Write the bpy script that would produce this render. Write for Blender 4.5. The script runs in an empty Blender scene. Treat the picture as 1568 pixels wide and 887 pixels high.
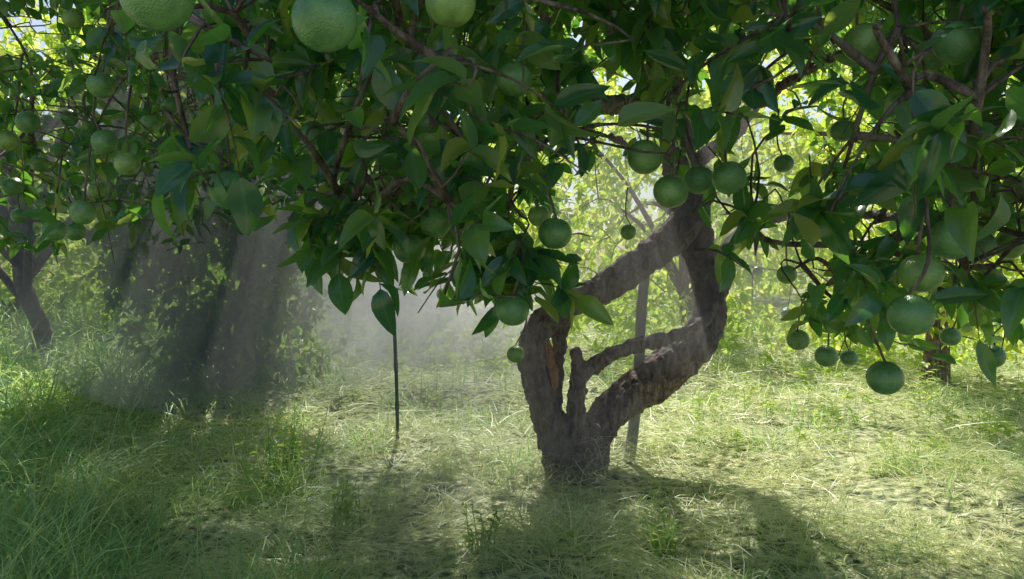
import bpy, math, random
import numpy as np
from mathutils import Vector, noise
rng = np.random.default_rng(11); random.seed(11)
scene = bpy.context.scene
CAMZ=1.2; F=1132.0
def W(px,py,d):            # image pixel x, y and estimated depth, back-projected -> world
    return np.array([(px-784)/F*d, d, CAMZ-(py-400)/F*d])
def toview(P):
    d=np.maximum(P[:,1],0.05)
    return 784+P[:,0]/d*F, 400+(CAMZ-P[:,2])/d*F
EL=math.radians(49); AZ=math.radians(-4.5)
S=np.array([math.sin(AZ)*math.cos(EL), math.cos(AZ)*math.cos(EL), math.sin(EL)])

# ---------------------------------------------------------------- helpers
def gz(x,y):
    x=np.asarray(x,float); y=np.asarray(y,float)
    z=0.035*np.sin(1.7*x+0.6*y+1)+0.03*np.sin(2.9*y-1.3*x)+0.02*np.sin(5.1*x+2.2*y+.4)+0.015*np.sin(7.3*y+3.1*x)
    z=z+0.10*np.exp(-((x+0.6)**2/0.8+(y-6.6)**2/0.6))
    z=z+0.22*np.clip((-x-1.6)/2.5,0,1)*np.clip((y-3.5)/3,0,1)
    z=z+0.05*np.exp(-((x-0.4)**2+(y-4.25)**2)/0.15)
    return z
class Acc:
    def __init__(s): s.V=[];s.F=[];s.A=[];s.n=0
    def add(s,V,Fc,A=None):
        s.V.append(V); s.F.append(Fc+s.n); s.A.append(np.zeros(len(V)) if A is None else A); s.n+=len(V)
    def build(s,name,mat,parent=None,smooth=True):
        V=np.concatenate(s.V).astype(np.float32); Fc=np.concatenate(s.F).astype(np.int32); A=np.concatenate(s.A).astype(np.float32)
        me=bpy.data.meshes.new(name)
        me.vertices.add(len(V)); me.vertices.foreach_set("co",V.ravel())
        me.loops.add(len(Fc)*4); me.loops.foreach_set("vertex_index",Fc.ravel())
        me.polygons.add(len(Fc)); me.polygons.foreach_set("loop_start",np.arange(0,len(Fc)*4,4,dtype=np.int32))
        me.update(calc_edges=True)
        me.polygons.foreach_set("use_smooth",np.full(len(Fc),smooth))
        a=me.attributes.new("rib",'FLOAT','POINT'); a.data.foreach_set("value",A)
        me.materials.append(mat)
        ob=bpy.data.objects.new(name,me); scene.collection.objects.link(ob)
        if parent: ob.parent=parent
        return ob
def empty(name):
    e=bpy.data.objects.new(name,None); scene.collection.objects.link(e); e.empty_display_size=.2; return e
def smoothpath(P,R,sub=5):
    P=np.array(P,float);R=np.array(R,float);n=len(P)
    if n<3: 
        t=np.linspace(0,1,sub+1)[:,None]; return P[0]+(P[1]-P[0])*t, R[0]+(R[1]-R[0])*t[:,0]
    E=np.vstack([2*P[0]-P[1],P,2*P[-1]-P[-2]]); out=[];ro=[]
    for i in range(n-1):
        p0,p1,p2,p3=E[i:i+4]
        for k in range(sub):
            t=k/sub
            out.append(.5*((2*p1)+(-p0+p2)*t+(2*p0-5*p1+4*p2-p3)*t*t+(-p0+3*p1-3*p2+p3)*t**3)); ro.append(R[i]*(1-t)+R[i+1]*t)
    out.append(P[-1]);ro.append(R[-1]); return np.array(out),np.array(ro)
def tube(acc,P,R,seg=6,knob=0.0):
    P=np.asarray(P,float);n=len(P)
    T=np.gradient(P,axis=0); T/=np.linalg.norm(T,axis=1)[:,None]+1e-9
    ref=np.array([0.31,0.2,0.93]) if abs(T[0][2])<.8 else np.array([0.95,0.1,0.2])
    U=np.cross(T,ref); U/=np.linalg.norm(U,axis=1)[:,None]+1e-9; Vv=np.cross(T,U)
    a=np.linspace(0,2*np.pi,seg,endpoint=False)
    r=np.asarray(R)[:,None]*(1+knob*np.sin(3*a[None]+np.arange(n)[:,None]*.35)+knob*.6*np.sin(5*a[None]-np.arange(n)[:,None]*.2)+knob*rng.normal(0,.3,(n,seg)))
    V=P[:,None]+r[...,None]*(np.cos(a)[None,:,None]*U[:,None]+np.sin(a)[None,:,None]*Vv[:,None])
    V=V.reshape(-1,3); i=np.arange(n-1)[:,None]*seg; j=np.arange(seg)[None]; j2=(j+1)%seg
    Fc=np.stack([i+j,i+j2,i+seg+j2,i+seg+j],-1).reshape(-1,4)
    m=len(V); V=np.vstack([V,P[0],P[-1]])
    caps=[]
    for k in range(0,seg-1,2):
        caps.append([m,(k+2)%seg,k+1,k]); caps.append([m+1,(n-1)*seg+k,(n-1)*seg+k+1,(n-1)*seg+(k+2)%seg])
    acc.add(V,np.vstack([Fc,np.array(caps)]))

# ---------------------------------------------------------------- materials
def mat(name):
    m=bpy.data.materials.new(name); m.use_nodes=True; nt=m.node_tree; nt.nodes.clear(); return m,nt
def N(nt,t,**k):
    n=nt.nodes.new(t)
    for a,b in k.items(): setattr(n,a,b)
    return n
def ramp(nt,cols,fac):
    r=N(nt,'ShaderNodeValToRGB'); e=r.color_ramp.elements
    while len(e)<len(cols): e.new(.5)
    for i,(p,c) in enumerate(cols): e[i].position=p; e[i].color=(*c,1)
    nt.links.new(fac,r.inputs[0]); return r
def leafmat(name,cols,tcols,mixf,rough=.33,spec=.5,rib=(.2,.32,.15),tex=True):
    m,nt=mat(name); L=nt.links.new
    g=N(nt,'ShaderNodeNewGeometry')
    r=ramp(nt,cols,g.outputs['Random Per Island']); tr=ramp(nt,tcols,g.outputs['Random Per Island'])
    p=N(nt,'ShaderNodeBsdfPrincipled'); p.inputs['Roughness'].default_value=rough; p.inputs['Specular IOR Level'].default_value=spec
    if tex:
        at=N(nt,'ShaderNodeAttribute',attribute_name='rib')
        nz=N(nt,'ShaderNodeTexNoise'); nz.inputs['Scale'].default_value=35; nz.inputs['Detail'].default_value=2
        mul=N(nt,'ShaderNodeMixRGB',blend_type='MULTIPLY'); mul.inputs[0].default_value=.5
        L(r.outputs[0],mul.inputs[1]); L(nz.outputs['Fac'],mul.inputs[2])
        hs=N(nt,'ShaderNodeHueSaturation'); hs.inputs['Value'].default_value=1.35; L(mul.outputs[0],hs.inputs['Color'])
        rr=ramp(nt,[(0,(.6,.6,.6)),(.07,(.35,.35,.35)),(.12,(0,0,0))],at.outputs['Fac'])
        mx=N(nt,'ShaderNodeMixRGB'); mx.inputs[2].default_value=(*rib,1)
        L(rr.outputs[0],mx.inputs[0]); L(hs.outputs[0],mx.inputs[1]); L(mx.outputs[0],p.inputs['Base Color'])
        b=N(nt,'ShaderNodeBump'); b.inputs['Strength'].default_value=.3; b.inputs['Distance'].default_value=.003; L(nz.outputs['Fac'],b.inputs['Height']); L(b.outputs[0],p.inputs['Normal'])
    else: L(r.outputs[0],p.inputs['Base Color'])
    t=N(nt,'ShaderNodeBsdfTranslucent'); L(tr.outputs[0],t.inputs[0])
    ms=N(nt,'ShaderNodeMixShader'); ms.inputs[0].default_value=mixf; L(p.outputs[0],ms.inputs[1]); L(t.outputs[0],ms.inputs[2])
    o=N(nt,'ShaderNodeOutputMaterial'); L(ms.outputs[0],o.inputs[0]); return m
M_leaf=leafmat("citrus_leaf",[(0,(.017,.058,.062)),(.6,(.028,.082,.072)),(.93,(.06,.14,.065)),(1,(.24,.28,.07))],
    [(0,(.18,.6,.04)),(.7,(.5,.97,.08)),(1,(.8,.9,.14))],.36,.22,1.,rib=(.10,.22,.12))
M_leaf_mid=leafmat("citrus_leaf_shade_lift",[(0,(.05,.13,.07)),(.6,(.08,.18,.08)),(1,(.2,.28,.08))],
    [(0,(.3,.6,.06)),(.6,(.6,.95,.12)),(1,(.9,.95,.2))],.42,.3,.8,tex=False)  # leaf copy with lightened colour, so leaves on the shaded tree side show
M_leaf_bg=leafmat("citrus_leaf_far_lit",[(0,(.07,.17,.04)),(.6,(.16,.29,.05)),(1,(.3,.4,.08))],
    [(0,(.55,.84,.06)),(.6,(.92,.99,.14)),(1,(.99,.99,.4))],.66,tex=False)  # leaf copy with backlit brightness put into its base and translucent colours
M_grass=leafmat("green_grass",[(0,(.09,.26,.17)),(.5,(.19,.39,.20)),(.85,(.40,.54,.24)),(1,(.65,.62,.35))],
    [(0,(.5,.86,.25)),(1,(.93,.97,.4))],.5,.38,.6,tex=False)
M_hay=leafmat("cut_grass",[(0,(.14,.27,.12)),(.3,(.46,.58,.27)),(.6,(.86,.86,.48)),(1,(.95,.92,.7))],
    [(0,(.85,.95,.36)),(1,(.99,.97,.62))],.5,.38,.7,tex=False)
M_weed=leafmat("weed_leaf",[(0,(.16,.3,.06)),(1,(.32,.44,.1))],[(0,(.6,.85,.1)),(1,(.85,.95,.2))],.55,.4,.5,tex=False)
def bark():
    m,nt=mat("citrus_bark"); L=nt.links.new
    tc=N(nt,'ShaderNodeTexCoord'); mp=N(nt,'ShaderNodeMapping'); mp.inputs['Scale'].default_value=(16,16,5); L(tc.outputs['Object'],mp.inputs[0])
    n=N(nt,'ShaderNodeTexNoise'); n.inputs['Scale'].default_value=2.4; n.inputs['Detail'].default_value=9; n.inputs['Roughness'].default_value=.68; n.inputs['Distortion'].default_value=.4; L(mp.outputs[0],n.inputs[0])
    r=ramp(nt,[(.32,(.03,.021,.019)),(.48,(.18,.122,.108)),(.68,(.46,.36,.32))],n.outputs['Fac'])
    n2=N(nt,'ShaderNodeTexNoise'); n2.inputs['Scale'].default_value=6; n2.inputs['Detail'].default_value=6; L(tc.outputs['Object'],n2.inputs[0])
    r2=ramp(nt,[(.52,(0,0,0)),(.66,(.6,.6,.6))],n2.outputs['Fac'])
    mx=N(nt,'ShaderNodeMixRGB'); mx.inputs[2].default_value=(.31,.27,.25,1); L(r2.outputs[0],mx.inputs[0]); L(r.outputs[0],mx.inputs[1])
    p=N(nt,'ShaderNodeBsdfPrincipled'); p.inputs['Roughness'].default_value=.78; L(mx.outputs[0],p.inputs['Base Color'])
    b=N(nt,'ShaderNodeBump'); b.inputs['Strength'].default_value=.9; b.inputs['Distance'].default_value=.03; L(n.outputs['Fac'],b.inputs['Height']); L(b.outputs[0],p.inputs['Normal'])
    o=N(nt,'ShaderNodeOutputMaterial'); L(p.outputs[0],o.inputs[0]); return m
M_bark=bark()
def simple(name,cols,scale,rough,bump=.3,dist=.005,stretch=(1,1,1),detail=6):
    m,nt=mat(name); L=nt.links.new
    tc=N(nt,'ShaderNodeTexCoord'); mp=N(nt,'ShaderNodeMapping'); mp.inputs['Scale'].default_value=stretch; L(tc.outputs['Object'],mp.inputs[0])
    n=N(nt,'ShaderNodeTexNoise'); n.inputs['Scale'].default_value=scale; n.inputs['Detail'].default_value=detail; L(mp.outputs[0],n.inputs[0])
    r=ramp(nt,cols,n.outputs['Fac'])
    p=N(nt,'ShaderNodeBsdfPrincipled'); p.inputs['Roughness'].default_value=rough; L(r.outputs[0],p.inputs['Base Color'])
    b=N(nt,'ShaderNodeBump'); b.inputs['Strength'].default_value=bump; b.inputs['Distance'].default_value=dist; L(n.outputs['Fac'],b.inputs['Height']); L(b.outputs[0],p.inputs['Normal'])
    o=N(nt,'ShaderNodeOutputMaterial'); L(p.outputs[0],o.inputs[0]); return m
M_soil=simple("thatch_soil",[(.36,(.06,.07,.035)),(.48,(.32,.36,.17)),(.62,(.72,.70,.42))],20,.9,.8,.03)
M_wood=simple("grey_wood",[(.3,(.25,.24,.23)),(.6,(.42,.41,.39)),(.8,(.52,.5,.47))],6,.85,.5,.004,(8,8,1))
M_cane=simple("green_cane",[(.3,(.03,.08,.04)),(.7,(.07,.14,.06))],8,.6)
M_torn=simple("torn_wood",[(.3,(.14,.07,.045)),(.5,(.4,.18,.09)),(.75,(.55,.3,.17))],5,.8,.8,.01,(14,14,3))
def fruitmat():
    m,nt=mat("green_orange"); L=nt.links.new
    g=N(nt,'ShaderNodeNewGeometry'); tc=N(nt,'ShaderNodeTexCoord')
    r=ramp(nt,[(0,(.12,.29,.11)),(.6,(.18,.37,.13)),(1,(.34,.48,.13))],g.outputs['Random Per Island'])
    n=N(nt,'ShaderNodeTexNoise'); n.inputs['Scale'].default_value=40; n.inputs['Detail'].default_value=6; L(tc.outputs['Object'],n.inputs[0])
    r2=ramp(nt,[(.35,(.6,.68,.6)),(.7,(1.2,1.15,1))],n.outputs['Fac'])
    mx=N(nt,'ShaderNodeMixRGB',blend_type='MULTIPLY'); mx.inputs[0].default_value=1; L(r.outputs[0],mx.inputs[1]); L(r2.outputs[0],mx.inputs[2])
    v=N(nt,'ShaderNodeTexVoronoi'); v.inputs['Scale'].default_value=450; L(tc.outputs['Object'],v.inputs[0])
    b=N(nt,'ShaderNodeBump'); b.inputs['Strength'].default_value=.5; b.inputs['Distance'].default_value=.0015; L(v.outputs['Distance'],b.inputs['Height'])
    p=N(nt,'ShaderNodeBsdfPrincipled'); p.inputs['Roughness'].default_value=.25; p.inputs['Specular IOR Level'].default_value=.9; L(mx.outputs[0],p.inputs['Base Color']); L(b.outputs[0],p.inputs['Normal'])
    o=N(nt,'ShaderNodeOutputMaterial'); L(p.outputs[0],o.inputs[0]); return m
M_fruit=fruitmat()

# ---------------------------------------------------------------- leaf templates
def leaf_template(width,fold,curl,side,nsec=8):
    t=np.linspace(0,1,nsec); V=[];A=[]
    for s in t:
        w=width*(np.sin(np.pi*min(1,(s*0.97+.03))**.82)**.85)*.5+.006
        if s<.06: w=.012
        if s==1: w=.003
        z=-curl*s*s+.02*math.sin(9*s+side*5); y0=side*s*s*.18
        rip=.012*math.sin(14*s+side*9)
        qs=((-1,1),(-.5,.5),(0,0),(.5,.5),(1,1)) if nsec>6 else ((-1,1),(0,0),(1,1))
        for q,a in qs:
            V.append((s*(1-.15*curl*s), y0+q*w, z+abs(q)*w*fold+ (rip*q if abs(q)==1 else 0))); A.append(a)
    m=len(qs)
    i=(np.arange(nsec-1)*m)[:,None]+np.arange(m-1)[None]; i=i.ravel()
    Fc=np.stack([i,i+m,i+m+1,i+1],-1)
    return np.array(V),Fc,np.array(A)
TN=[leaf_template(*p) for p in ((.50,.35,.15,.2),(.45,.6,.35,-.4),(.54,.2,.02,.5),(.44,.8,.5,.1),(.52,.4,.25,-.7),(.38,.5,-.1,.8),(.48,.3,.65,-.2))]
TM=[leaf_template(*p,nsec=6) for p in ((.50,.35,.15,.2),(.45,.6,.35,-.4),(.52,.2,.02,.5),(.42,.7,.5,.1))]
TF=[leaf_template(*p,nsec=4) for p in ((.50,.35,.2,.2),(.46,.6,.4,-.4),(.52,.2,.05,.5))]
def nrm(a): return a/(np.linalg.norm(a,axis=-1,keepdims=True)+1e-9)
def add_leaves(acc,P,D,Nn,Sz,T):
    X=nrm(D); Z=nrm(Nn-(Nn*X).sum(-1,keepdims=True)*X); Y=np.cross(Z,X)
    k=rng.integers(0,len(T),len(P))
    for i,(tv,tf,ta) in enumerate(T):
        s=k==i; n=s.sum()
        if n==0: continue
        R=np.stack([X[s],Y[s],Z[s]],1)
        V=P[s][:,None]+Sz[s][:,None,None]*np.einsum('vi,nij->nvj',tv,R)
        Fc=(tf[None]+(np.arange(n)*len(tv))[:,None,None]).reshape(-1,4)
        acc.add(V.reshape(-1,3),Fc,np.tile(ta,n))

# ---------------------------------------------------------------- gaps in the foliage that let the sun through
BR=[(640,640,210,50),(560,655,130,32),(760,690,120,38),(700,610,160,40),(450,795,62,34),(535,805,44,20),(1110,680,200,32),(1250,705,200,38),
    (1330,790,160,36),(1470,840,120,40),(1500,760,110,34),(1010,845,30,22),(1210,640,140,28),(1340,620,120,26),(720,850,34,26),(300,660,50,11),
    (120,760,50,16),(60,850,40,14),(740,745,36,18),(410,735,26,14),(1400,870,110,20),
    (480,620,20,9),(200,620,24,11),(1420,640,90,20),(180,540,36,8),(90,600,50,12),(620,760,26,9),(560,720,50,11),(860,800,14,18)]
SH=[(400,370,4.6,.11),(340,385,4.7,.045),(285,400,4.7,.085),(450,320,4.6,.05),(490,290,4.7,.05),(160,370,4.5,.10),(105,350,4.6,.06),(230,380,4.7,.05),(440,430,4.6,.05),
    (560,540,4.9,.06),(640,540,4.8,.10),(740,540,4.8,.11),(700,700,3.6,.12),(800,740,3.5,.05),(1010,350,4.0,.09),(1050,350,4.0,.06),(950,400,3.9,.06),(890,440,3.9,.05),
    (1180,230,3.3,.07),(1290,290,2.8,.06),(1250,390,3.,.06),(1160,80,3.3,.07),(1340,240,2.4,.05),(1420,300,2.2,.05),(880,180,3.2,.06),(260,200,2.8,.06),(1500,420,2.3,.06),(640,220,2.4,.04),(1100,400,3.9,.06),
    (1220,330,3.2,.08),(1130,150,3.6,.07),(1390,180,2.6,.06),(100,120,3.2,.07),(480,100,2.6,.05),(760,280,2.8,.05),(1200,190,3.0,.08),(1270,440,2.6,.07)]
SHP=np.array([W(a,b,c) for a,b,c,_ in SH])
def sunhole(P):
    t=P[:,2]/S[2]; G=P-t[:,None]*S
    gy=np.maximum(G[:,1],.6); px=784+G[:,0]/gy*F; py=400+CAMZ/gy*F
    m=np.zeros(len(P))
    for cx,cy,rx,ry in BR:
        m=np.maximum(m,np.clip(3.*(1.2-np.sqrt(((px-cx)/rx)**2+((py-cy)/ry)**2)),0,1))
    m[G[:,1]<.6]=0
    for q,(_,_,_,r) in zip(SHP,SH):
        v=P-q; dist=np.linalg.norm(v-(v@S)[:,None]*S,axis=1)
        m=np.maximum(m,np.clip(2.2-dist/r,0,1.06)*((v@S)>-.3))
    return m
FRUIT=[(240,-8,108),(497,30,100),(690,3,78),(353,290,66),(577,288,48),(667,340,50),(627,380,50),(787,122,56),(850,357,52),(785,474,52),(790,542,28),(987,240,54),(1027,293,54),
 (1070,275,46),(1117,272,52),(1322,65,60),(1465,65,66),(1425,85,50),(1458,365,66),(1410,418,66),(1395,482,68),(1500,375,46),(1555,290,42),(1355,578,54),(620,8,45),(1222,520,34),
 (1265,545,34),(1300,548,26),(1520,545,36),(1205,420,30),(825,330,34),(962,355,24),(1455,515,30),(480,205,40),(1545,375,44),(1200,250,30),(1290,200,36),(540,150,34),
 (155,130,40),(160,217,38),(195,250,38),(105,180,27),(12,215,32),(42,187,34),(20,285,30),(127,325,38),(83,352,34),(115,354,30),(112,28,32),(60,250,26),(230,190,30),(265,160,26),(90,230,24),(150,290,26),(30,330,24)]
def fruitclear(P):
    """leaves do not grow through / directly in front of the hanging fruit"""
    m=np.zeros(len(P),bool)
    for x,y,dm in FRUIT:
        c=W(x,y,81.5/dm); v=P-c; ax=nrm(-c+np.array([0,0,CAMZ])); t=v@ax; dist=np.linalg.norm(v-t[:,None]*ax,axis=1)
        m|=(dist<.05)&(t>-.03)
    return m
def clump(P,s=2.2,o=0):
    return np.array([noise.noise(Vector((p[0]*s+o,p[1]*s,p[2]*s))) for p in P])
GRID=np.array([list(map(int,r)) for r in (
 "7888888888888888",
 "0258878885754588",
 "3589999885433489",
 "7889987884322499",
 "7755358861232499",
 "4531158640033488",
 "0000015530034564",
 "0000000210001453",
 "0000000000000012",
 "0000000000000000")])/9.
def gridd(px,py):
    c=np.clip(px/98-.5,0,14.999); r=np.clip((py+75)/75-.5,0,8.999)
    ci=c.astype(int);ri=r.astype(int);fc=c-ci;fr=r-ri
    g=GRID; return (g[ri,ci]*(1-fc)+g[ri,ci+1]*fc)*(1-fr)+(g[ri+1,ci]*(1-fc)+g[ri+1,ci+1]*fc)*fr

def make_sprays(accL,accT,P,nodes,T,size=(.085,.125),nl=(6,11),spread=.16,droop=.35,holes=True,grid=0,center=None,near=False):
    allP=[];allD=[];allN=[];allS=[];ids=[];tws=[]
    for k,p in enumerate(P):
        out=p-center if center is not None else rng.normal(size=3)
        d=nrm(nrm(out)*.5+rng.normal(0,.7,3)+np.array([0,0,-.15])); n=rng.integers(*nl); Ln=spread*rng.uniform(.7,1.5)
        s=np.sort(rng.uniform(.1,1,n)); s[-1]=1
        base=p-d*Ln*.5
        pts=base+np.outer(s,d)*Ln+np.outer(s*s,[0,0,-.25])*Ln
        ph=np.arange(n)*2.4+rng.uniform(0,6)
        u=nrm(np.cross(d,[.1,.3,.9])); v=np.cross(d,u)
        rad=np.cos(ph)[:,None]*u+np.sin(ph)[:,None]*v
        D=nrm(rad*rng.uniform(.6,1.1,(n,1))+d*rng.uniform(.3,.9,(n,1))+np.array([0,0,-1])*(-.1+(droop*2+.1)*rng.random((n,1))))
        D[-1]=nrm(d+np.array([0,0,-droop]))
        Nn=nrm(np.array([0,0,.9])+d*.5+rng.normal(0,.6,(n,3)))
        allP.append(pts);allD.append(D);allN.append(Nn);allS.append(rng.uniform(*size,n)); ids.append(np.full(n,k))
        tws.append([base,base+d*Ln*.5+np.array([0,0,-.06])*Ln,base+d*Ln+np.array([0,0,-.25])*Ln])
    Pp=np.concatenate(allP);Dd=np.concatenate(allD);Nn=np.concatenate(allN);Ss=np.concatenate(allS);ids=np.concatenate(ids)
    mid=Pp+Dd*Ss[:,None]*.5; tip=Pp+Dd*Ss[:,None]*.9
    keep=np.ones(len(Pp),bool)
    if holes: keep&=rng.random(len(Pp))>sunhole(mid)*.95
    if near: keep&=(mid[:,1]>.9)&~((fruitclear(mid)|fruitclear(tip)|fruitclear(Pp))&(rng.random(len(Pp))<.93))
    if grid>0:
        px,py=toview(tip); keep&=(gridd(px,py)>grid*rng.uniform(.6,1.4,len(px)))
    add_leaves(accL,Pp[keep],Dd[keep],Nn[keep],Ss[keep],T)
    if accT is not None:
        cnt=np.bincount(ids[keep],minlength=len(P))
        for k,tp in enumerate(tws):
            if cnt[k]<4: continue
            base=tp[0]
            if nodes is not None and len(nodes):
                dd=np.linalg.norm(nodes-base,axis=1); j=dd.argmin()
                if dd[j]<.3: tp=[nodes[j],(nodes[j]+base)/2+rng.normal(0,.02,3)+np.array([0,0,.02])]+tp
            a,b=smoothpath(tp,np.linspace(.0035,.0013,len(tp)),2); tube(accT,a,b,4)

def grow(accT,nodes,targets,r0=.014,r1=.005,seg=6):
    nodes=list(nodes)
    tg=sorted(list(targets),key=lambda q:min(np.linalg.norm(np.array(nodes)-q,axis=1)))
    for q in tg:
        A=np.array(nodes); dd=np.linalg.norm(A-q,axis=1); j=dd.argmin(); L=dd[j]
        if L<.08: continue
        p=A[j]; k=max(2,int(L/.18)); pts=[p]
        for i in range(1,k):
            t=i/k; pts.append(p+(q-p)*t+rng.normal(0,.12*L/k+.01,3)+np.array([0,0,.10*L*math.sin(math.pi*t)]))
        pts.append(q); rr=min(.018,r0*(.5+L*.5))
        a,b=smoothpath(pts,np.linspace(rr,r1*.6,len(pts)),3); tube(accT,a,b,seg,.04)
        nodes+=list(a[1::2])
    return np.array(nodes)

def add_fruit(acc,accT,c,r,nodes=None):
    nu,nv=24,16
    th=np.linspace(0.02,np.pi-.02,nv); ph=np.linspace(0,2*np.pi,nu,endpoint=False)
    rr=r*(1-.07*np.exp(-(th/.22)**2)-.03*np.exp(-((np.pi-th)/.2)**2))
    tilt=nrm(np.array([0,0,1])+rng.normal(0,.2,3)); u=nrm(np.cross(tilt,[1,.2,0])); v=np.cross(tilt,u)
    ob=rng.uniform(.92,1.02); r2=rr[:,None]*(1+.012*np.sin(3*ph+rng.uniform(0,6))[None])
    V=(r2*np.sin(th)[:,None])[...,None]*(np.cos(ph)[None,:,None]*u+np.sin(ph)[None,:,None]*v)+(ob*rr*np.cos(th))[:,None,None]*tilt
    V=V.reshape(-1,3)+c
    i=(np.arange(nv-1)*nu)[:,None]; j=np.arange(nu)[None]; j2=(j+1)%nu
    acc.add(V,np.stack([i+j,i+nu+j,i+nu+j2,i+j2],-1).reshape(-1,4))
    top=c+tilt*r*.9*ob
    tube(accT,[top,top+tilt*r*.07],[r*.17,r*.09],7)
    end=top+np.array([rng.normal(0,.02),rng.normal(0,.02),rng.uniform(.05,.1)])
    if nodes is not None:
        up=nodes[nodes[:,2]>end[2]-.02]; dd=np.linalg.norm(up-end,axis=1); q=up[dd.argmin()]
        pts=[top,end,(end+q)/2+np.array([0,0,.02]),q] if dd.min()<.35 else [top,end,end+np.array([.01,.01,.12])]
    else: pts=[top,end]
    a,b=smoothpath(pts,np.linspace(.0028,.0035,len(pts)),4); tube(accT,a,b,5)

# ================================================================ MAIN TREE
tree=empty("orange_tree")
tr=Acc()
def limb(pts,sub=6,seg=18,knob=.09,acc=None):
    P=[W(a,b,d) for a,b,d,_ in pts]; R=[w/F*d/2 for a,b,d,w in pts]
    a,r=smoothpath(P,R,sub); tube(acc or tr,a,r,seg,knob); return a
LN=[]
limb([(885,775,4.24,122),(885,735,4.24,98),(880,705,4.24,76),(872,665,4.26,46)])
limb([(876,740,4.22,82),(856,680,4.20,56),(832,612,4.14,47),(816,550,4.06,46),(824,505,4.0,43),(856,474,3.97,40),(905,450,3.97,45),(960,418,4.0,46),(1010,380,4.05,50),(1050,338,4.1,50),(1072,300,4.15,44)])
limb([(868,700,4.26,42),(850,640,4.22,26),(852,580,4.18,22),(856,530,4.12,20),(862,485,4.05,24)])
LN.append(limb([(890,725,4.28,74),(910,668,4.3,52),(952,614,4.38,56),(1010,572,4.45,66),(1060,530,4.45,60),(1088,480,4.45,50),(1078,420,4.4,44),(1060,350,4.3,54),(1045,270,4.2,50),(1030,180,4.0,48),(1015,90,3.9,50),(1008,0,3.8,46),(1000,-120,3.8,38),(985,-250,3.7,26)]))
limb([(885,700,4.2,38),(882,635,4.14,28),(888,580,4.1,26),(928,548,4.08,23),(985,525,4.1,21),(1060,505,4.2,19),(1100,460,4.3,16),(1120,410,4.3,12)])
limb([(884,600,4.12,26),(886,560,4.1,21),(880,535,4.08,16)])
LN.append(limb([(1030,190,4.0,36),(985,165,3.7,30),(930,160,3.4,28),(860,168,3.1,24),(800,190,2.9,20),(740,200,2.6,14),(640,190,2.3,9)]))
LN.append(limb([(1022,150,4.0,26),(980,110,3.8,24),(940,60,3.6,20),(915,0,3.5,16),(880,-90,3.3,12)]))
LN.append(limb([(900,150,3.3,20),(880,100,3.1,18),(850,50,2.9,16),(800,-20,2.7,14),(700,-80,2.4,10)]))
LN.append(limb([(1045,270,4.2,24),(1120,200,4.0,16),(1200,130,3.7,14),(1290,80,3.3,13),(1390,60,2.7,11),(1480,80,2.2,9)]))
LN.append(limb([(1035,60,3.9,30),(1130,-30,3.7,28),(1280,-110,3.3,22),(1450,-180,2.8,16)]))
LN.append(limb([(1010,0,3.8,28),(850,-90,3.4,24),(600,-150,2.8,20),(380,-140,2.2,14),(200,-120,2.0,10)]))
LN.append(limb([(1000,-100,3.8,24),(900,-260,4.6,20),(760,-240,5.2,14),(600,-150,5.4,9)]))
LN.append(limb([(1020,30,3.9,24),(1150,-60,4.6,20),(1280,-90,5.2,14),(1400,-60,5.6,9)]))
LN.append(limb([(1085,430,4.4,22),(1130,370,4.1,16),(1200,330,3.7,13),(1290,330,3.2,11),(1380,330,2.6,9)]))
LN.append(limb([(985,240,4.1,8),(940,212,3.8,8),(890,200,3.6,9),(855,205,3.3,8),(790,250,2.8,8),(740,300,2.4,7)]))
LN.append(limb([(1100,240,4,10),(1150,180,3.8,9),(1155,100,3.6,9),(1140,30,3.5,8)]))
trunk=tr.build("trunk",M_bark,tree)
md=trunk.modifiers.new("r",'REMESH'); md.mode='VOXEL'; md.voxel_size=.009; md.use_smooth_shade=True
tex=bpy.data.textures.new("barklump",'CLOUDS'); tex.noise_scale=.05; tex.noise_depth=4
md=trunk.modifiers.new("d",'DISPLACE'); md.texture=tex; md.strength=.05; md.mid_level=.5; md.texture_coords='GLOBAL'
tw=Acc(); P=[W(*q) for q in ((828,500,3.972),(838,530,3.99),(846,560,4.04),(848,590,4.08),(846,615,4.10))]
a,r=smoothpath(P,[.006,.02,.028,.02,.006],6); tube(tw,a,r,10,.25); tw.build("torn_bark",M_torn,tree)

nodes0=np.concatenate(LN)
def sample_main(n_near,n_mid,n_top):
    out=[]
    def rej(P,k,w=1.):
        px,py=toview(P); g=gridd(px,py)
        c=clump(P,2.6,o=k); pr=w*g*np.clip(.64+1.3*c,0.03,1)
        pr*=1-.9*sunhole(P)
        return P[rng.random(len(P))<pr]
    d=rng.uniform(1.1,2.6,n_near); px=rng.uniform(-350,1920,n_near); py=rng.uniform(-420,600,n_near)
    P=np.stack([(px-784)/F*d,d,CAMZ-(py-400)/F*d],1); k=((px>260)|(d>1.9)); out.append(rej(P[k],3))
    P=rng.uniform(-1,1,(n_mid,3)); P=P[(P**2).sum(1)<1]*np.array([3.0,2.2,1.4])+np.array([.4,4.2,2.4])
    px,py=toview(P); gap=(px>850)&(px<1200)&(py>20)
    k=(rng.random(len(P))<np.where(gap,.05,1))&(py<480); out.append(rej(P[k],9))
    P=rng.uniform(-1,1,(n_top,3)); P=P[(P**2).sum(1)<1]*np.array([3.1,2.7,.95])+np.array([.4,4.2,3.1])
    px,py=toview(P); P=P[(py<0)|((py<100)&(P[:,1]>4.5)&(px>200))]; out.append(rej(P,15,1.))
    return out
near,mid,top=sample_main(3800,6500,6500)
print("sprays",len(near),len(mid),len(top))
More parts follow.
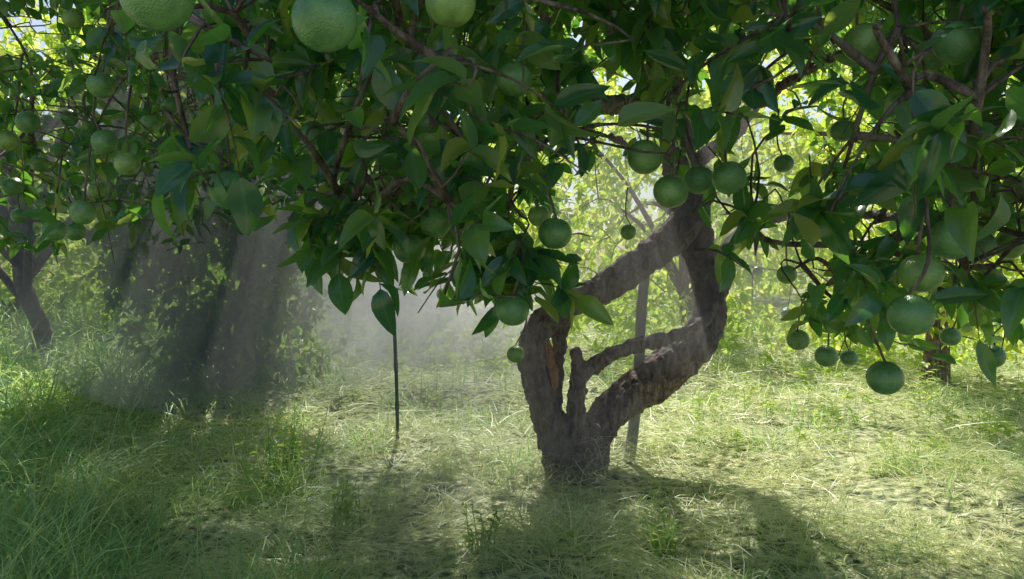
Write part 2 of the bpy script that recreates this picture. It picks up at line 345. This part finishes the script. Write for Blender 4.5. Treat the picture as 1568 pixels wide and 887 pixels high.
H=[(590,325,1.45),(560,305,1.5),(600,350,1.45),(500,325,1.5),(470,330,1.55),(530,340,1.5),(780,340,1.6),(750,365,1.6),(815,380,1.6),(760,410,1.6),(800,420,1.62),(845,430,1.7),(700,240,1.4),(655,240,1.35),(740,290,1.5),
   (1330,440,1.6),(1400,390,1.5),(1280,410,1.8),(1500,300,1.1),(1400,200,1.05),(1440,320,1.2),(1340,380,1.5),(350,170,1.1),(310,110,1.1),(410,140,1.1),(690,120,1.05),(870,230,1.5),(1150,340,1.7),
   (1530,250,1.1),(1490,440,1.5),(1300,300,1.3),(1220,440,2.0),(480,280,1.7),(420,190,1.4),(1240,470,2.2),(1310,470,2.1),(1380,450,1.8),(1500,480,1.9),(1540,500,1.9),(900,60,1.2),(1180,60,1.2),(1360,90,1.0),(1300,500,1.9),
   (200,60,1.1),(560,60,1.0),(1240,150,1.15),(1520,60,1.0),(1450,180,1.0),(520,360,1.5),(470,350,1.6),(575,360,1.5),(550,350,1.55),(640,340,1.5),(740,420,1.6),(770,430,1.65)]
HP=np.array([W(*h) for h in H]); 
tw=Acc(); lv=Acc(); allp=np.concatenate([near,mid,top])
cen=np.array([.4,4.0,2.0])
px,py=toview(allp); tg=allp[gridd(px,py+45)>.33]
nodes=grow(tw,nodes0,np.concatenate([tg[rng.choice(len(tg),200,replace=False)],HP+[0,.02,.05]]))
make_sprays(lv,tw,near,nodes,TN,(.06,.10),(6,11),.13,.3,grid=.22,center=cen,near=True)
make_sprays(lv,tw,mid,nodes,TM,(.07,.105),(7,12),.18,.3,grid=.15,center=cen,near=True)
make_sprays(lv,None,top,nodes,TF,(.09,.13),(9,14),.22,.3,center=cen,near=True)
make_sprays(lv,tw,HP,nodes,TN,(.065,.10),(8,12),.12,.35,holes=False,center=cen,near=True)
fr=Acc()
for x,y,dm in FRUIT[:38]:
    d=81.5/dm; add_fruit(fr,tw,W(x,y,d),.036,nodes)
tw.build("branches",M_bark,tree); lv.build("foliage",M_leaf,tree); fr.build("oranges",M_fruit,tree)

# ================================================================ OTHER TREES
def other_tree(c,rad,n,base,T,m,size,fruits=(),gridmask=False,trunk_r=.11,carve=True,cl=1.3,nl=(7,12),spread=.2,pw=2.,skel=True,off=.6):
    e=empty("orange_tree"); tw=Acc(); lv=Acc(); c=np.array(c,float); rad=np.array(rad,float)
    P=rng.uniform(-1,1,(n,3)); q=(np.abs(P)**pw).sum(1); P=P[(q<1)&(rng.random(n)<.35+.65*q)]*rad+c
    pr=np.clip(off+cl*clump(P,2.4,c[0]*3),.02,1)
    if carve: pr*=1-.9*sunhole(P)
    px,py=toview(P)
    if gridmask: pr*=gridd(px,py)*1.3
    P=P[rng.random(len(P))<pr]; P=P[P[:,2]>gz(P[:,0],P[:,1])+.15]
    bx,by=base; g=float(gz(bx,by)); top=c+np.array([0,0,rad[2]*.3])
    pts=[np.array([bx,by,g-.1]),np.array([bx+.03,by,g+.3]),np.array([(bx*2+c[0])/3,(by*2+c[1])/3,g+.8]),(np.array([bx,by,g])+top)/2+[0,0,.4],top]
    a,r=smoothpath(pts,[trunk_r*1.3,trunk_r,trunk_r*.8,trunk_r*.6,trunk_r*.3],5); tube(tw,a,r,12,.06)
    nd=list(a[6:])
    for k in range(7):
        an=k*.9+rng.uniform(0,.5); e2=c+np.array([math.cos(an)*rad[0]*.7,math.sin(an)*rad[1]*.7,rng.uniform(-.4,.5)*rad[2]])
        s0=a[rng.integers(7,len(a)-4)]; a2,r2=smoothpath([s0,(s0+e2)/2+[0,0,.25],e2],[trunk_r*.5,trunk_r*.3,.012],5); tube(tw,a2,r2,7,.05); nd+=list(a2)
    nodes=grow(tw,np.array(nd),P[rng.choice(len(P),min(len(P),90),replace=False)])
    make_sprays(lv,tw if skel else None,P,nodes,T,size,nl,spread,.4,holes=carve,center=c,grid=.12 if gridmask else 0,near=gridmask)
    tw.build("branches",M_bark,e); lv.build("foliage",m,e)
    if fruits:
        fr=Acc(); tw2=Acc()
        for x,y,dm in fruits: add_fruit(fr,tw2,W(x,y,81.5/dm),.036,nodes)
        tw2.build("stalks",M_bark,e); fr.build("oranges",M_fruit,e)
    return e
other_tree((-2.9,3.9,2.2),(1.9,2.2,1.4),7000,(-4.6,7.2),TM,M_leaf,(.06,.10),FRUIT[38:],gridmask=True,trunk_r=.08)
other_tree((-2.4,6.7,2.3),(1.05,.85,2.15),8000,(-2.5,7.0),TF,M_leaf_mid,(.08,.12),[(365,345,20),(372,350,19),(425,470,15),(400,360,14),(300,330,15),(440,400,14),(330,480,14)],pw=4,skel=False,off=.75)
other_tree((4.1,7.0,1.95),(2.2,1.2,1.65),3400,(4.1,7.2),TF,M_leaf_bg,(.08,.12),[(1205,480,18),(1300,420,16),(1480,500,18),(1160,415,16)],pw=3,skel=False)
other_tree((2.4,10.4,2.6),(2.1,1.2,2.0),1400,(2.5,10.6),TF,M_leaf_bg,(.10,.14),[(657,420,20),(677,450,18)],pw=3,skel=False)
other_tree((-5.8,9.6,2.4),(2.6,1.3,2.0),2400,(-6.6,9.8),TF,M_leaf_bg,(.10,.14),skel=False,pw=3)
bt=empty("background_trees"); lv=Acc(); tw=Acc()
for cx,cy,rx,rz in ((-12,17,3,2.3),(-6.5,17,2.8,2.1),(-1.2,18,2.8,2.1),(4.2,17,2.7,2.3),(9.5,18,2.9,2.2),(14,16,3,2.4),(-15,27,4,5.2),(-8.5,26,3.8,4.9),(-2.5,27,3.8,5.2),(4,26,3.8,5.0),(10,27,3.8,5.3),(17,26,4,5),(-22,26,4,5)):
    big=rz>4
    P=rng.uniform(-1,1,(1300 if big else 700,3)); q=(P**4).sum(1); P=P[(q<1)&(q>.1)]*np.array([rx,1.3,rz])+np.array([cx,cy,rz+.15])
    P=P[rng.random(len(P))<np.clip(.75+1.2*clump(P,.8),.1,1)]
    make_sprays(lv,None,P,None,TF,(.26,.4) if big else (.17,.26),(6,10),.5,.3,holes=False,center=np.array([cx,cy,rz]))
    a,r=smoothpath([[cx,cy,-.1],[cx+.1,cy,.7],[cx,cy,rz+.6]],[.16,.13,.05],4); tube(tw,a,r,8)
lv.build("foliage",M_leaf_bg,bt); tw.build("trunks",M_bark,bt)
ug=Acc(); n=3200
x=rng.uniform(-9,10,n); y=rng.uniform(7.8,13.5,n); h=rng.uniform(0,1,n)**1.5*(.55+.25*np.sin(x*1.3)+.8*np.clip((-x-2.5)/2,0,1))
P=np.stack([x,y,gz(x,y)+.05+h],1); c2=clump(P*np.array([1,1,0]),.8,5); P=P[rng.random(n)<np.clip(.55+1.5*c2+.5*(P[:,0]<-2),.05,1)]
make_sprays(ug,None,P,None,TF,(.08,.15),(6,11),.25,-.2,holes=False,center=None)
ug.build("undergrowth",M_weed)

# ================================================================ GROUND
xs=np.concatenate([np.linspace(-300,-12,12),np.linspace(-11.9,11.9,170),np.linspace(12,300,12)]); ys=np.concatenate([np.linspace(-300,-3,12),np.linspace(-2.9,20,170),np.linspace(20.5,400,14)])
X,Y=np.meshgrid(xs,ys); Z=gz(X,Y)*np.clip(1-(np.hypot(X,Y-6)-20)/10,0,1)
V=np.stack([X.ravel(),Y.ravel(),Z.ravel()],1); nx=len(xs)
i=(np.arange(len(ys)-1)*nx)[:,None]+np.arange(nx-1)[None]; i=i.ravel()
g=Acc(); g.add(V,np.stack([i,i+1,i+nx+1,i+nx],-1)); g.build("ground",M_soil)

def blades(acc,x,y,L,wd,rise,fall,lean,zoff=0.,ang=None):
    n=len(x); z=gz(x,y)+zoff; a=rng.uniform(0,2*np.pi,n) if ang is None else ang; h=np.stack([np.cos(a),np.sin(a),np.zeros(n)],1)
    b=a+np.pi/2+rng.normal(0,.5,n); side=np.stack([np.cos(b),np.sin(b),rng.normal(0,.3,n)],1)
    s=np.array([0,.3,.65,1.]); w=np.array([1,.9,.6,.12])
    B=np.stack([x,y,z],1)
    cv=rng.normal(0,.25,n); perp=np.stack([-h[:,1],h[:,0],np.zeros(n)],1)
    C=B[:,None]+h[:,None]*(lean*L)[:,None,None]*(s+.3*s*s)[None,:,None]+perp[:,None]*(cv*L)[:,None,None]*(s*s)[None,:,None]
    C[:,:,2]+=(L*rise)[:,None]*s[None]-(L*fall)[:,None]*(s*s)[None]
    o=side[:,None]*(wd[:,None]*w[None]*.5)[...,None]
    V=np.stack([C-o,C+o],2).reshape(-1,3)
    k=(np.arange(n)*8)[:,None]+np.array([0,2,4])[None]; k=k.ravel()
    acc.add(V,np.stack([k,k+1,k+3,k+2],-1),np.full(len(V),.5))
def scatter(n,dmin,dmax,pw=1.6,ext=250):
    u=rng.random(n); d=dmin*(dmax/dmin)**(u**(1/pw*1.2)); px=rng.uniform(-ext,1568+ext,n); return (px-784)/F*d,d,px
def U(a,b,n): return rng.uniform(a,b,n)
def nz2(x,y,s,o): return np.array([noise.noise(Vector((a*s+o,b*s,o))) for a,b in zip(x,y)])
hay=Acc(); grs=Acc()
n=120000; x,y,px=scatter(n,1.9,13); cn=nz2(x,y,1.8,0)+.6*nz2(x,y,5,3)
k=rng.random(n)<np.clip(.7+1.2*cn,0.12,1)*np.clip(.25+(px+100)/500,.2,1); x,y,cn=x[k],y[k],cn[k]; n=len(x); sc=np.clip(y/4.5,.8,2.2)
pile=np.clip(cn+.1,0,1)*.28
an=nz2(x,y,1.3,20)*9+rng.normal(0,.9,n)
blades(hay,x,y,U(.08,.30,n)*np.sqrt(sc),U(.0028,.0064,n)*sc,U(.02,.5,n),U(.0,.5,n),U(.4,1.,n),U(0,1,n)*(pile+.03),an)
n=80000; x,y,px=scatter(n,1.9,13); cn=nz2(x,y,1.5,9)+.5*nz2(x,y,4,13)
k=rng.random(n)<np.clip(.05+1.6*cn+np.clip((520-px)/450,0,1)*.9,0.03,1); x,y,px,cn=x[k],y[k],px[k],cn[k]; n=len(x); sc=np.clip(y/4.5,.8,2.2)
lf=np.clip((560-px)/500,0,1)
blades(grs,x,y,U(.06,.2,n)*(1+2.1*lf)*(1+np.clip(cn,0,1)*1.2)*np.sqrt(sc),U(.003,.0074,n)*sc*(1+.5*lf),U(.6,1.1,n),U(.2,.9,n),U(.1,.9,n))
hay.build("cut_grass",M_hay); grs.build("grass",M_grass)
wd=Acc(); st=Acc()
def weed(x,y,h,n,s):
    z=float(gz(x,y)); t=np.sort(rng.uniform(.15,1,n)); ln=rng.normal(0,.15,2)
    P=np.stack([x+ln[0]*h*t,y+ln[1]*h*t,z+h*t],1); a=np.arange(n)*2.4+rng.uniform(0,6)
    D=np.stack([np.cos(a),np.sin(a),rng.uniform(-.1,.7,n)],1); Nn=np.array([0,0,1.])+rng.normal(0,.3,(n,3))
    add_leaves(wd,P,D,Nn,rng.uniform(.6,1.2,n)*s,TF)
    tube(st,[[x,y,z-.01],[x+ln[0]*h,y+ln[1]*h,z+h]],[.003,.0015],4)
for cx,cy,r,k,h,s in ((430,770,60,34,.2,.032),(455,745,30,20,.24,.032),(530,815,30,18,.16,.03),(1010,850,22,12,.15,.035),(1500,680,90,34,.14,.045),(1430,700,60,12,.1,.045),(740,865,20,8,.12,.03),
     (300,600,110,50,.2,.05),(120,520,140,110,.35,.06),(60,640,90,30,.22,.05),(330,540,70,30,.3,.07),(700,600,120,50,.16,.035),(860,850,25,4,.08,.04),(1250,600,160,60,.12,.05),(1440,560,140,60,.2,.06),(1100,640,80,20,.1,.04),(200,700,200,30,.1,.03)):
    for _ in range(k):
        px=cx+rng.normal(0,r*.5); py=max(445,cy+rng.normal(0,r*.22)); d=CAMZ*F/(py-400); p=W(px,py,d)
        weed(p[0],p[1],h*rng.uniform(.6,1.4)*(1+.05*d),rng.integers(7,14),s*(1+.03*d))
wd.build("weeds",M_weed); 
sto=st.build("weed_stems",M_grass); sto.parent=bpy.data.objects["weeds"]

# ================================================================ STAKES
def stake():
    a=W(960,722,4.5); b=W(992,400,4.35); a[2]=float(gz(a[0],a[1]))-.08
    n=14; me=Acc(); P=np.array([a+(b-a)*t+np.array([.012*math.sin(t*5),0,0]) for t in np.linspace(0,1,n)])
    hw=np.linspace(.034,.028,n); V=[]
    for p,w in zip(P,hw):
        for sx,sy in ((-1,-.75),(-.8,-.9),(.8,-.9),(1,-.75),(1,.75),(.8,.9),(-.8,.9),(-1,.75)):
            V.append(p+np.array([sx*w,sy*w*.7,0])+rng.normal(0,.0012,3))
    V=np.array(V); i=(np.arange(n-1)*8)[:,None]; j=np.arange(8)[None]; j2=(j+1)%8
    Fc=np.stack([i+j,i+j2,i+8+j2,i+8+j],-1).reshape(-1,4); o=(n-1)*8
    Fc=np.vstack([Fc,[[o,o+1,o+2,o+3],[o,o+3,o+4,o+7],[o+4,o+5,o+6,o+7]]])
    me.add(V,Fc); me.build("wooden_stake",M_wood,smooth=False)
stake()
ca=Acc(); a=W(609,690,4.7); b=W(592,300,4.5); a[2]=float(gz(a[0],a[1]))-.05
P=[];R=[]
for i,t in enumerate(np.linspace(0,1,37)):
    P.append(a+(b-a)*t+np.array([.012*math.sin(4*t),0,0])); R.append(.0145 if i%6==0 else .0115)
tube(ca,P,R,9); ca.build("garden_cane",M_cane)

# ================================================================ MIST
def mist(parent,name,c,r,dens):
    bpy.ops.mesh.primitive_ico_sphere_add(subdivisions=4,radius=1,location=c)
    o=bpy.context.object; o.name=name; o.scale=r; o.parent=parent
    m,nt=mat(name); v=N(nt,'ShaderNodeVolumeScatter'); v.inputs['Color'].default_value=(1,.93,.9,1); v.inputs['Density'].default_value=dens; v.inputs['Anisotropy'].default_value=.42
    out=N(nt,'ShaderNodeOutputMaterial'); nt.links.new(v.outputs[0],out.inputs['Volume']); o.data.materials.append(m)
me_=empty("mist")
mist(me_,"smoke",(-1.0,8.6,.85),(1.45,2.6,.85),.38)
mist(me_,"smoke",(-.6,6.0,.6),(.95,.8,.6),.26)
mist(me_,"smoke",(-1.75,4.5,1.3),(1.55,.95,1.05),.66)
mist(me_,"smoke",(.85,3.9,1.35),(.85,.7,.75),.40)
mist(me_,"smoke",(-.15,3.2,.4),(.75,.8,.6),.24)

# ================================================================ LIGHT
w=bpy.data.worlds.new("World"); scene.world=w; w.use_nodes=True; nt=w.node_tree
sky=nt.nodes.new('ShaderNodeTexSky'); sky.sky_type='NISHITA'; sky.sun_disc=False; sky.sun_elevation=EL; sky.sun_rotation=AZ%(2*math.pi); sky.air_density=1; sky.dust_density=1.5
nt.links.new(sky.outputs[0],nt.nodes['Background'].inputs[0]); nt.nodes['Background'].inputs[1].default_value=.13
sl=bpy.data.lights.new("sun",'SUN'); sl.energy=5; sl.angle=math.radians(.5); sl.color=(1,.955,.85)
so=bpy.data.objects.new("sun",sl); scene.collection.objects.link(so); so.rotation_euler=Vector(-S).to_track_quat('-Z','Y').to_euler()
cam=bpy.data.cameras.new("camera"); co=bpy.data.objects.new("camera",cam); scene.collection.objects.link(co); scene.camera=co
co.location=(0,0,CAMZ); co.rotation_euler=(math.radians(90),0,0); cam.lens=36*F/1568; cam.sensor_width=36; cam.shift_y=-43/1568; cam.clip_end=1000; cam.clip_start=.05
scene.view_settings.view_transform='Standard'; scene.view_settings.look='None'; scene.view_settings.exposure=0
